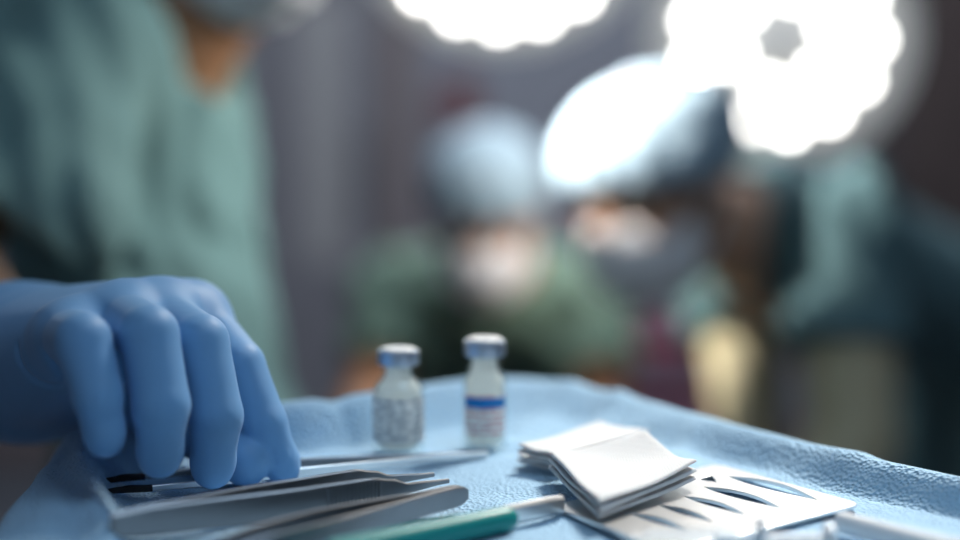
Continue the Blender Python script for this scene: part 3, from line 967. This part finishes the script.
# front pad: left, front, right, back corner
zf = 0.0085
gauze([on(549, 462, zf), on(599, 508, zf), on(696, 475, zf), on(645, 452, zf)], 3, 0.0027, ZT + PZ + 0.0005, (0.0022, 0.0002, 0.0036, 0.0075),
      'folded white gauze pad lying on the slotted steel plate', sag=0.0012, seed=3)
gauze([on(516, 460, .003), on(552, 470, .003), on(652, 447, .003), on(604, 437, .003)], 2, 0.0022, ZT + 0.0012, (0.0, 0.0, 0.001, 0.001),
      'lower white gauze pad behind the front one, bottom of its pile', seed=5)
gauze([on(518, 455, .007), on(556, 463, .007), on(650, 441, .007), on(600, 431, .007)], 2, 0.0022, ZT + 0.0064, (0.001, 0.0, 0.0016, 0.001),
      'upper white gauze pad behind the front one, top of its pile', seed=8)

# ------------------------------------------------------------------ syringe and needle cap at the front edge
zs = 0.0055
s0 = on(618, 543, zs); s1 = on(832, 543, zs)
t = empty('syringe', ((s0[0] + s1[0]) / 2, (s0[1] + s1[1]) / 2, ZT), 'clear plastic syringe lying along the front edge of the drape', 'syringe')
dirs = s1 - s0
def sp_(u_): 
    p = s0 + dirs * u_
    return (p[0], p[1], ZT + zs)
bm = bmesh.new()
add_tube(bm, [sp_(0.0), sp_(0.06), sp_(0.10), sp_(0.13), sp_(0.3), sp_(0.66)], [0.0016, 0.0019, 0.0020, 0.0046, 0.0050, 0.0050], 28)
finish(bm, 'barrel', M['clear'], t)
bm = bmesh.new()
add_tube(bm, [sp_(0.655), sp_(0.675)], 0.0085, 28, flat=0.62, hint=(0, 1, 0))
finish(bm, 'flange', M['white_plastic'], t)
bm = bmesh.new()
add_tube(bm, [sp_(0.45), sp_(0.97)], 0.0030, 12)
add_tube(bm, [sp_(0.97), sp_(1.0)], 0.0064, 24)
finish(bm, 'plunger', M['white_plastic'], t)
n0 = on(838, 523, 0.004); n1 = on(960, 556, 0.004)
t = empty('needle_cap', (n0[0], n0[1], ZT), 'white plastic needle cap lying at the front right of the drape', 'needle cap')
bm = bmesh.new()
q = [lerp(n0, n1, u_) for u_ in (0, 0.01, 0.03, 0.6, 1.0)]
add_tube(bm, [(p[0], p[1], ZT + 0.0046) for p in q], [0.0026, 0.0034, 0.0037, 0.0040, 0.0044], 24)
finish(bm, 'sheath', M['white_plastic'], t)
bm = bmesh.new()
q = [lerp(n0, n1, u_) for u_ in (0.985, 1.0, 1.08, 1.09)]
add_tube(bm, [(p[0], p[1], ZT + 0.0050) for p in q], [0.0045, 0.0049, 0.0049, 0.0040], 24)
finish(bm, 'collar', M['white_plastic'], t)

# ------------------------------------------------------------------ people
def basis(f, up=(0, 0, 1)):
    f = unit(f); l = unit(np.cross(up, f)); u_ = np.cross(f, l)
    return np.array([f, l, u_])

def head_fn(P, c, R):
    q = local(P, c, R)
    d = ell(q, (-0.012, 0, 0.03), (0.100, 0.077, 0.092))
    d = smin(d, ell(q, (0.025, 0, -0.055), (0.066, 0.056, 0.066)), 0.03)
    d = smin(d, ell(q, (0.068, 0, -0.100), (0.022, 0.024, 0.020)), 0.025)
    d = smin(d, cap(q, (0.086, 0, 0.018), (0.107, 0, -0.026), 0.008, 0.012), 0.014)
    d = smin(d, smin(ell(q, (0.098, 0.012, -0.030), (0.010, 0.009, 0.008)), ell(q, (0.098, -0.012, -0.030), (0.010, 0.009, 0.008)), 0.004), 0.008)
    for s in (-1, 1):
        d = smax(d, -ell(q, (0.098, s * 0.033, 0.012), (0.020, 0.020, 0.013)), 0.012)
        d = smin(d, ell(q, (-0.010, s * 0.079, -0.008), (0.020, 0.009, 0.032)), 0.008)
        d = smin(d, ell(q, (0.058, s * 0.045, -0.018), (0.026, 0.018, 0.020)), 0.02)
    lips = smin(ell(q, (0.088, 0, -0.060), (0.010, 0.024, 0.006)), ell(q, (0.086, 0, -0.070), (0.010, 0.020, 0.007)), 0.003)
    return smin(d, lips, 0.006)

def hand_prims(P, wrist, fdir, palm, thumb_side, rs=1.0, curl=0.6):
    """relaxed hand: palm box of capsules, four unequal bent fingers, thumb from the side of the palm"""
    f = unit(fdir); pn = unit(palm - f * (np.dot(palm, f))); s = unit(np.cross(f, pn)) * thumb_side
    w = np.asarray(wrist)
    d = None
    spread = [0.030, 0.010, -0.011, -0.031]
    lens_ = [(0.043, 0.025, 0.022), (0.047, 0.029, 0.023), (0.044, 0.027, 0.023), (0.034, 0.020, 0.020)]
    for off, L, pl in zip(spread, lens_, (0.090, 0.092, 0.086, 0.078)):
        k = w + f * pl + s * off
        e = cap(P, w + s * off * 0.5 + f * 0.012, k, 0.017, 0.0125)
        d = e if d is None else smin(d, e, 0.012)
        a_ = 0.0
        p0 = k; r0 = 0.0105
        fin = None
        for j, l_ in enumerate(L):
            a_ += curl * (0.5 if j == 0 else 0.75)
            p1 = p0 + (f * math.cos(a_) + pn * math.sin(a_)) * l_
            g = cap(P, p0, p1, r0, r0 - 0.0011)
            fin = g if fin is None else smin(fin, g, 0.004)
            p0 = p1; r0 -= 0.0011
        d = smin(d, fin, 0.006)
    t0 = w + f * 0.025 + s * 0.022
    t1 = t0 + (f * 0.55 + s * 0.7 + pn * 0.3) * 0.045
    t2 = t1 + (f * 0.85 + s * 0.25 + pn * 0.35) * 0.034
    t3 = t2 + (f * 0.95 + pn * 0.35) * 0.027
    d = smin(d, chain(P, [t0, t1, t2, t3], [0.017, 0.0135, 0.0115, 0.0095], 0.005), 0.012)
    return d

def torso_fn(P, top, bot, fwd, hw, hd, grow=0.0):
    ax = unit(np.asarray(bot) - np.asarray(top)); L = np.linalg.norm(np.asarray(bot) - np.asarray(top))
    f = unit(np.asarray(fwd) - ax * np.dot(fwd, ax)); s = np.cross(ax, f)
    q = local(P, top, np.array([s, f, ax]))
    w = np.clip(q[:, 2], 0, L)
    taper = 1 - 0.14 * np.sin(np.pi * np.clip(w / L, 0, 1) * 0.9)
    hdv = (hd + grow) * taper
    k = (hd + grow) / (hw + grow)
    dd = np.sqrt((q[:, 0] * k) ** 2 + q[:, 1] ** 2 + ((q[:, 2] - w) * 0.9) ** 2)
    return dd - hdv

def person(name, spec, label):
    g = spec
    root = empty('person', (g['pelvis'][0], g['pelvis'][1], 0.0), label, 'person')
    neck, SLf, SRt, PV = (np.asarray(g[k], float) for k in ('neck', 'sl', 'sr', 'pelvis'))
    fwd = unit(g['fwd'])
    Rh = basis(g['face'], g.get('head_up', (0, 0, 1)))
    hc = np.asarray(g['head'], float)
    mid = (SLf + SRt) / 2
    ax = unit(PV - mid)
    top = mid + ax * 0.055
    arms = {'l': [SLf, g['el'], g['wl']], 'r': [SRt, g['er'], g['wr']]}
    side = unit(SLf - SRt); side = unit(side - np.array([0, 0, side[2]]))
    hipf = unit(np.array([fwd[0], fwd[1], 0]))
    legs = []
    for sg in (-1, 1):
        hip = PV + side * sg * 0.09 + np.array([0, 0, -0.02])
        ank = np.array([PV[0], PV[1], 0.09]) + side * sg * 0.12 + hipf * 0.02
        kn = (hip + ank) / 2 + hipf * 0.03
        legs.append((hip, kn, ank))
    def neckpart(P):
        hb_ = hc + Rh.T @ np.array([-0.025, 0, -0.06])
        return cap(P, neck, hb_, 0.060, 0.055)
    def body(P):
        d = torso_fn(P, top, PV, fwd, 0.150, 0.095)
        d = smin(d, cap(P, SLf, SRt, 0.055), 0.05)
        d = smin(d, cap(P, mid, neck, 0.075, 0.060), 0.04)
        d = smin(d, neckpart(P), 0.03)
        for k_ in arms:
            a, e, w = arms[k_]
            d = smin(d, chain(P, [a, e, w], [0.050, 0.040, 0.027], 0.02), 0.03)
            if k_ in g.get('hands', {}):
                hd_ = g['hands'][k_]
                d = smin(d, hand_prims(P, w, *hd_), 0.012)
        for hip, kn, ank in legs:
            d = smin(d, chain(P, [hip, kn, ank], [0.085, 0.058, 0.040], 0.02), 0.03)
            d = smin(d, cap(P, ank + np.array([0, 0, -0.045]), ank + hipf * 0.14 + np.array([0, 0, -0.06]), 0.038, 0.028), 0.02)
        return smin(d, head_fn(P, hc, Rh), 0.02)
    pts = [neck, SLf, SRt, PV, hc] + [np.asarray(x) for k_ in arms for x in arms[k_]] + [x for l_ in legs for x in l_]
    lo = np.min(pts, 0) - 0.22; hi = np.max(pts, 0) + 0.22
    lo[2] = -0.01; hi[2] = max(hc[2], neck[2]) + 0.20
    h = g.get('res', 0.0085)
    implicit('body', body, lo, hi, h, g['skin'], root)
    # shirt: looser than the body, cut at neck, hem and sleeves
    sl = g.get('sleeve', 0.62)
    hollow = g.get('hollow', True)
    def cloth(P, extra):
        d = torso_fn(P, top, PV + ax * 0.10, fwd, 0.165, 0.110, extra)
        d = smin(d, cap(P, SLf, SRt, 0.066 + extra), 0.05)
        d = smin(d, cap(P, mid, neck, 0.080 + extra, 0.070 + extra), 0.05)
        for k_ in arms:
            a, e, w = (np.asarray(x) for x in arms[k_])
            d = smin(d, cap(P, a, g.get('sleeve_end', {}).get(k_, a + (e - a) * sl), 0.064 + extra, g.get('cuff', 0.076) + extra), 0.045)
        return d
    fk = g.get('folds', 0.005)
    fdirs = g.get('fold_dirs', [((60, 25, 4), 0.0)])
    def shirt(P):
        d = cloth(P, 0.0)
        fo = 0
        for (kv, ph) in fdirs:
            base = P @ np.asarray(kv, np.float32) + ph
            fo = fo + np.sin(base + 2.2 * np.sin(P[:, 2] * 14 + P[:, 0] * 9) + 1.2 * np.sin(P[:, 2] * 31 - P[:, 0] * 17))
        d = d - fk * fo / len(fdirs)
        if hollow:
            inner = d + 0.015
            d = np.maximum(d, -inner)
        for k_ in arms:                                    # sleeve hems: cut planes across each arm
            a, e, w = (np.asarray(x, float) for x in arms[k_])
            endp = np.asarray(g.get('sleeve_end', {}).get(k_, a + (e - a) * sl), float)
            hn = unit(g.get('hem_dir', {}).get(k_, e - a))
            near = cap(P, endp, endp + hn * 0.25, 0.14)
            cutp = (P - endp.astype(np.float32)) @ hn.astype(np.float32)
            d = np.where(near < 0, np.maximum(d, cutp), d)
        nk = unit(hc - neck)
        vneck = cap(P, neck + nk * 0.10, neck + nk * 0.0 + fwd * 0.03, 0.085, 0.074)
        vneck = np.minimum(vneck, cap(P, neck + fwd * 0.05, neck + fwd * 0.10 + ax * g.get('vdeep', 0.10), 0.055, 0.006))
        d = smax(d, -vneck, 0.006)
        return d
    implicit('scrub_shirt', shirt, lo, hi, g.get('shirt_res', h * 0.75), g['shirt'], root, relax=2)
    def trousers(P):
        d = torso_fn(P, PV + ax * -0.02, PV + ax * 0.06, fwd, 0.158, 0.105)
        for hip, kn, ank in legs:
            d = smin(d, chain(P, [hip, kn, ank + np.array([0, 0, 0.02])], [0.100, 0.080, 0.075], 0.02), 0.04)
        return np.maximum(d, 0.06 - P[:, 2])
    hz = hi.copy(); hz[2] = PV[2] + 0.2
    implicit('scrub_trousers', trousers, lo, hz, 0.014, g['shirt'], root)
    for hip, kn, ank in legs:
        fl = ank.copy(); fl[2] = 0.0
        def clog(P, fl=fl):
            d = cap(P, fl + np.array([0, 0, 0.045]) - hipf * 0.05, fl + hipf * 0.16 + np.array([0, 0, 0.035]), 0.048, 0.046)
            return smax(d, 0.002 - P[:, 2], 0.004)
        implicit('clog', clog, fl - 0.26 * np.array([1, 1, 0.05]), fl + np.array([0.26, 0.26, 0.13]), 0.01, M['shoe'], root)
    # cap, mask, eyes
    def scap(P):
        q = local(P, hc, Rh)
        cs = g.get('cap_size', (0.118, 0.096, 0.092))
        d = ell(q, (-0.020, 0, 0.042), cs)
        fo = np.sin(q[:, 1] * 120 + 2 * np.sin(q[:, 0] * 40)) * 0.0018
        cut = (q[:, 2] - 0.040) * -0.90 + (q[:, 0] - 0.07) * 0.36
        band = smax(ell(q, (-0.012, 0, 0.03), (0.108, 0.086, 0.10)), np.abs(cut + 0.016) - 0.016, 0.004)
        return smin(smax(d - fo, cut, 0.006), band, 0.006)
    lo_h = hc - 0.17; hi_h = hc + 0.17
    implicit('surgical_cap', scap, lo_h, hi_h, 0.004, g['cap'], root)
    def fmask(P):
        q = local(P, hc, Rh)
        hd_ = ell(q, (0.032, 0, -0.052), (0.083, 0.072, 0.078))
        hd_ = smin(hd_, ell(q, (0.098, 0, -0.040), (0.030, 0.030, 0.034)), 0.03)
        pl = 0.0018 * np.sin(q[:, 2] * 260)
        d = np.maximum(hd_ - pl, -(hd_ + 0.010))
        d = np.maximum(d, 0.030 - q[:, 0])
        d = np.maximum(d, q[:, 2] + 0.004 - 0.10 * (0.11 - q[:, 0]))
        return np.maximum(d, -0.140 - q[:, 2])
    mk = implicit('face_mask', fmask, lo_h, hi_h, 0.0035, M['mask'], root)
    for s in (-1, 1):
        for loc_ in ([(0.034, s * 0.071, -0.030), (0.0, s * 0.086, 0.005), (-0.030, s * 0.088, 0.01)],
                     [(0.034, s * 0.066, -0.080), (0.0, s * 0.074, -0.055), (-0.03, s * 0.086, -0.01)]):
            bm = bmesh.new()
            add_tube(bm, [hc + Rh.T @ np.array(p) for p in loc_], 0.002, 8)
            finish(bm, 'strap', M['mask'], mk)
    for s in (-1, 1):
        bm = bmesh.new()
        bmesh.ops.create_uvsphere(bm, u_segments=20, v_segments=12, radius=0.0125)
        bmesh.ops.translate(bm, verts=bm.verts, vec=Vector(hc + Rh.T @ np.array([0.076, s * 0.033, 0.012])))
        finish(bm, 'eye', M['eye'], root)
    return root

def gloves_on(root, wl, el, wr, er, hands, m, up_arm=0.75, shoulders=None):
    """thin rubber gloves over hands and forearms"""
    for key, w, e in (('l', wl, el), ('r', wr, er)):
        w = np.asarray(w, float); e = np.asarray(e, float)
        def fn(P, w=w, e=e, key=key):
            ed = unit(e - w); L = np.linalg.norm(e - w)
            d = cap(P, w, w + ed * L * up_arm, 0.034, 0.047)
            d = smin(d, hand_prims(P, w, *hands[key]) - 0.003, 0.012)
            if up_arm > 0.9:                      # gauntlets that reach under the sleeve
                sh_ = np.asarray(shoulders[key], float)
                return smin(d, cap(P, e, e + (sh_ - e) * 0.62, 0.047, 0.056), 0.01)
            lo_cut = ((P - w) @ ed.astype(np.float32)) - L * up_arm
            return np.maximum(d, lo_cut)
        pts = [w, e, w + unit(hands[key][0]) * 0.2] + ([shoulders[key]] if shoulders else [])
        implicit('glove', fn, np.min(pts, 0) - 0.09, np.max(pts, 0) + 0.09, 0.0045, m, root)

# ---- middle surgeon: facing the camera, bent over, looking down
g = dict(
    head=at(486, 215, 2.11), face=(-0.06, -0.86, -0.50), neck=at(492, 262, 2.27),
    sl=at(588, 300, 2.27), sr=at(396, 292, 2.27), pelvis=np.array([0.03, 2.62, 0.88]),
    fwd=(0, -0.8, -0.6),
    el=at(604, 424, 2.16), er=at(366, 416, 2.16), wl=at(540, 505, 1.93), wr=at(430, 505, 1.93),
    skin=M['skin_warm'], shirt=M['scrub_green'], cap=M['cap_blue'], sleeve=0.60, vdeep=0.06, cuff=0.072,
    hands={'l': (np.array([-0.2, -0.7, -0.6]), np.array([-0.2, 0.3, -0.9]), -1), 'r': (np.array([0.2, -0.7, -0.6]), np.array([0.2, 0.3, -0.9]), 1)},
)
p2 = person('middle', g, 'person in green scrubs, blue cap and white mask leaning forward between the lamps')
gloves_on(p2, g['wl'], g['el'], g['wr'], g['er'], g['hands'], M['latex'], up_arm=0.30)

# ---- right surgeon: bent to the left, nearer the camera
g = dict(
    head=at(652, 187, 1.55), face=(-0.60, -0.62, -0.45), neck=at(745, 235, 1.66),
    sl=at(842, 226, 1.53), sr=at(722, 248, 1.82), pelvis=np.array([0.76, 1.95, 0.92]),
    fwd=(-0.75, -0.35, -0.5),
    el=at(852, 440, 1.46), er=at(748, 385, 1.72), wl=at(770, 545, 1.40), wr=at(752, 540, 1.60),
    skin=M['skin_fair'], shirt=M['scrub_blue'], cap=M['cap_blue'], sleeve=0.60, vdeep=0.04, cuff=0.074, sleeve_end={'r': at(742, 338, 1.76)}, cap_size=(0.128, 0.108, 0.080),
    hands={'l': (np.array([-0.6, -0.1, -0.7]), np.array([-0.3, 0.6, -0.4]), -1), 'r': (np.array([-0.6, -0.3, -0.7]), np.array([-0.3, -0.4, -0.4]), 1)},
)
p3 = person('right', g, 'person in dark teal scrubs and blue cap bending over at the right')
gloves_on(p3, g['wl'], g['el'], g['wr'], g['er'], g['hands'], M['latex'], up_arm=0.97, shoulders={'l': g['sl'], 'r': g['sr']})

# ---- left figure: the owner of the gloved hand, in side view
W0 = at(0, 364, 0.585)           # wrist
EL = at(-80, 254, 0.92)
g = dict(
    head=at(212, -130, 1.12), face=(0.84, -0.26, -0.40), neck=at(172, 14, 1.14),
    sl=at(138, 88, 1.33), sr=at(62, 46, 1.03), pelvis=np.array([-0.28, 1.26, 0.86]),
    fwd=(0.95, -0.25, 0.0),
    el=at(175, 420, 1.42), er=EL, wl=at(235, 480, 1.30), wr=W0,
    skin=M['skin_tan'], shirt=M['scrub_teal'], cap=M['cap_blue'], sleeve=0.80, vdeep=0.09, cuff=0.086,
    hands={'l': (np.array([0.5, -0.4, -0.5]), np.array([0.3, 0.3, -0.8]), -1)},
    sleeve_end={'r': at(4, 214, 0.93)}, hem_dir={'r': np.array([-0.60, -0.25, -0.76])},
    folds=0.0070, fold_dirs=[((150, 60, 30), 0.0), ((95, -45, -34), 1.0), ((52, 20, 48), 2.0)], res=0.007, shirt_res=0.0045,
)
p1 = person('left', g, 'person in teal scrubs at the left reaching with a blue gloved hand')

# ---- the gloved hand itself (right hand, palm down, taking hold of the tweezers)
F = {
    'pinky':  dict(m=(68, 336, 0.500), p=[(83, 341, 0.455), (98, 396, 0.451), (104, 432, 0.455)], r=[0.0110, 0.0096, 0.0084, 0.0066]),
    'ring':   dict(m=(122, 318, 0.512), p=[(149, 335, 0.466), (161, 405, 0.461), (160, 451, 0.467)], r=[0.0115, 0.0104, 0.0100, 0.0076]),
    'middle': dict(m=(160, 316, 0.526), p=[(201, 342, 0.487), (216, 416, 0.482), (213, 463, 0.489)], r=[0.0115, 0.0102, 0.0098, 0.0076]),
    'index':  dict(m=(196, 317, 0.542), p=[(239, 366, 0.518), (263, 424, 0.514), (279, 463, 0.518)], r=[0.0122, 0.0102, 0.0094, 0.0076]),
}
wr_c = at(12, 356, 0.575)
fa_dir = unit(EL - W0)
thumb = [at(40, 372, 0.585), at(120, 392, 0.568), at(198, 428, 0.538), at(245, 461, 0.509)]
def glove_fn(P):
    d = None
    # back of the hand: metacarpals fanning out from the wrist
    for i, k_ in enumerate(('pinky', 'ring', 'middle', 'index')):
        mcp = at(*F[k_]['m'])
        st_ = wr_c + (mcp - at(*F['ring']['m'])) * 0.45
        e = cap(P, st_, mcp, 0.0185, F[k_]['r'][0])
        d = e if d is None else smin(d, e, 0.024)
    # palm and heel of the hand below
    d = smin(d, cap(P, at(20, 385, 0.565), at(92, 362, 0.507), 0.019, 0.013), 0.018)     # little finger side
    d = smin(d, cap(P, at(40, 378, 0.58), at(170, 352, 0.548), 0.020, 0.013), 0.018)
    d = smin(d, chain(P, thumb[:2], [0.020, 0.014], 0.01), 0.02)
    d = smin(d, chain(P, thumb[1:], [0.0140, 0.0118, 0.0098], 0.004), 0.008)
    # wrist and cuff
    cuff_end = W0 + fa_dir * 0.014
    cf = cap(P, wr_c, cuff_end, 0.0265, 0.0290)
    wr_f = 0.0007 * np.sin(((P - W0.astype(np.float32)) @ fa_dir.astype(np.float32)) * 420 + 2 * np.sin(P[:, 2] * 120))
    d = smin(d, cf + wr_f, 0.02)
    # fingers: each its own chain, webbed only at the knuckle
    for k_ in ('index', 'middle', 'ring', 'pinky'):
        pts = [at(*F[k_]['m'])] + [at(*q) for q in F[k_]['p']]
        rs = F[k_]['r']
        c1 = cap(P, pts[0], pts[1], rs[0] * 0.96, rs[1])
        c2 = cap(P, pts[1], pts[2], rs[1], rs[2])
        c3 = cap(P, pts[2], pts[3], rs[2], rs[3])
        f_ = smin(smin(c1, c2, 0.0015), c3, 0.0015)
        tipd = unit(pts[3] - pts[2])
        f_ = smin(f_, cap(P, pts[3], pts[3] + tipd * 0.003, rs[3], rs[3] * 0.9), 0.004)
        prox = np.linalg.norm(P - pts[0].astype(np.float32), axis=1)
        kk = np.clip(1 - (prox - 0.012) / 0.022, 0.08, 1) * 0.010
        d = smin(d, f_, kk)
    # creases of the thin rubber: index fingertip and the outer side of the palm
    it_ = at(283, 462, 0.509).astype(np.float32)
    r_ = np.linalg.norm(P - it_, axis=1)
    d = d + 0.00045 * np.sin(r_ * 1700 + 3 * np.sin(P[:, 2] * 500)) * np.exp(-(r_ / 0.006) ** 2)
    c0 = at(42, 352, 0.497).astype(np.float32)
    ring_ = np.sqrt(((P - c0) ** 2).sum(1))
    low = np.clip((c0[2] + 0.004 - P[:, 2]) / 0.004, 0, 1)
    d = d + 0.0016 * np.exp(-((ring_ - 0.0135) / 0.0012) ** 2) * low * np.exp(-np.clip(P[:, 1] - c0[1] - 0.02, 0, 1) / 0.004)
    # trim at the cuff
    cutp = (P - cuff_end.astype(np.float32)) @ fa_dir.astype(np.float32)
    d = np.maximum(d, cutp)
    # rolled bead at the cuff edge
    q = P - cuff_end.astype(np.float32)
    h_ = q @ fa_dir.astype(np.float32)
    rad_ = np.sqrt(np.maximum((q * q).sum(1) - h_ * h_, 0))
    bead = np.sqrt((rad_ - 0.0290) ** 2 + (h_ + 0.001) ** 2) - 0.0016
    return smin(d, bead, 0.002)
allp = [at(*F[k_]['m']) for k_ in F] + [at(*q) for k_ in F for q in F[k_]['p']] + thumb + [W0 + fa_dir * 0.06, wr_c]
lo = np.min(allp, 0) - 0.036; hi = np.max(allp, 0) + 0.036
tag(implicit('glove', glove_fn, lo, hi, 0.0010, M['nitrile'], p1, relax=5), 'blue nitrile glove')
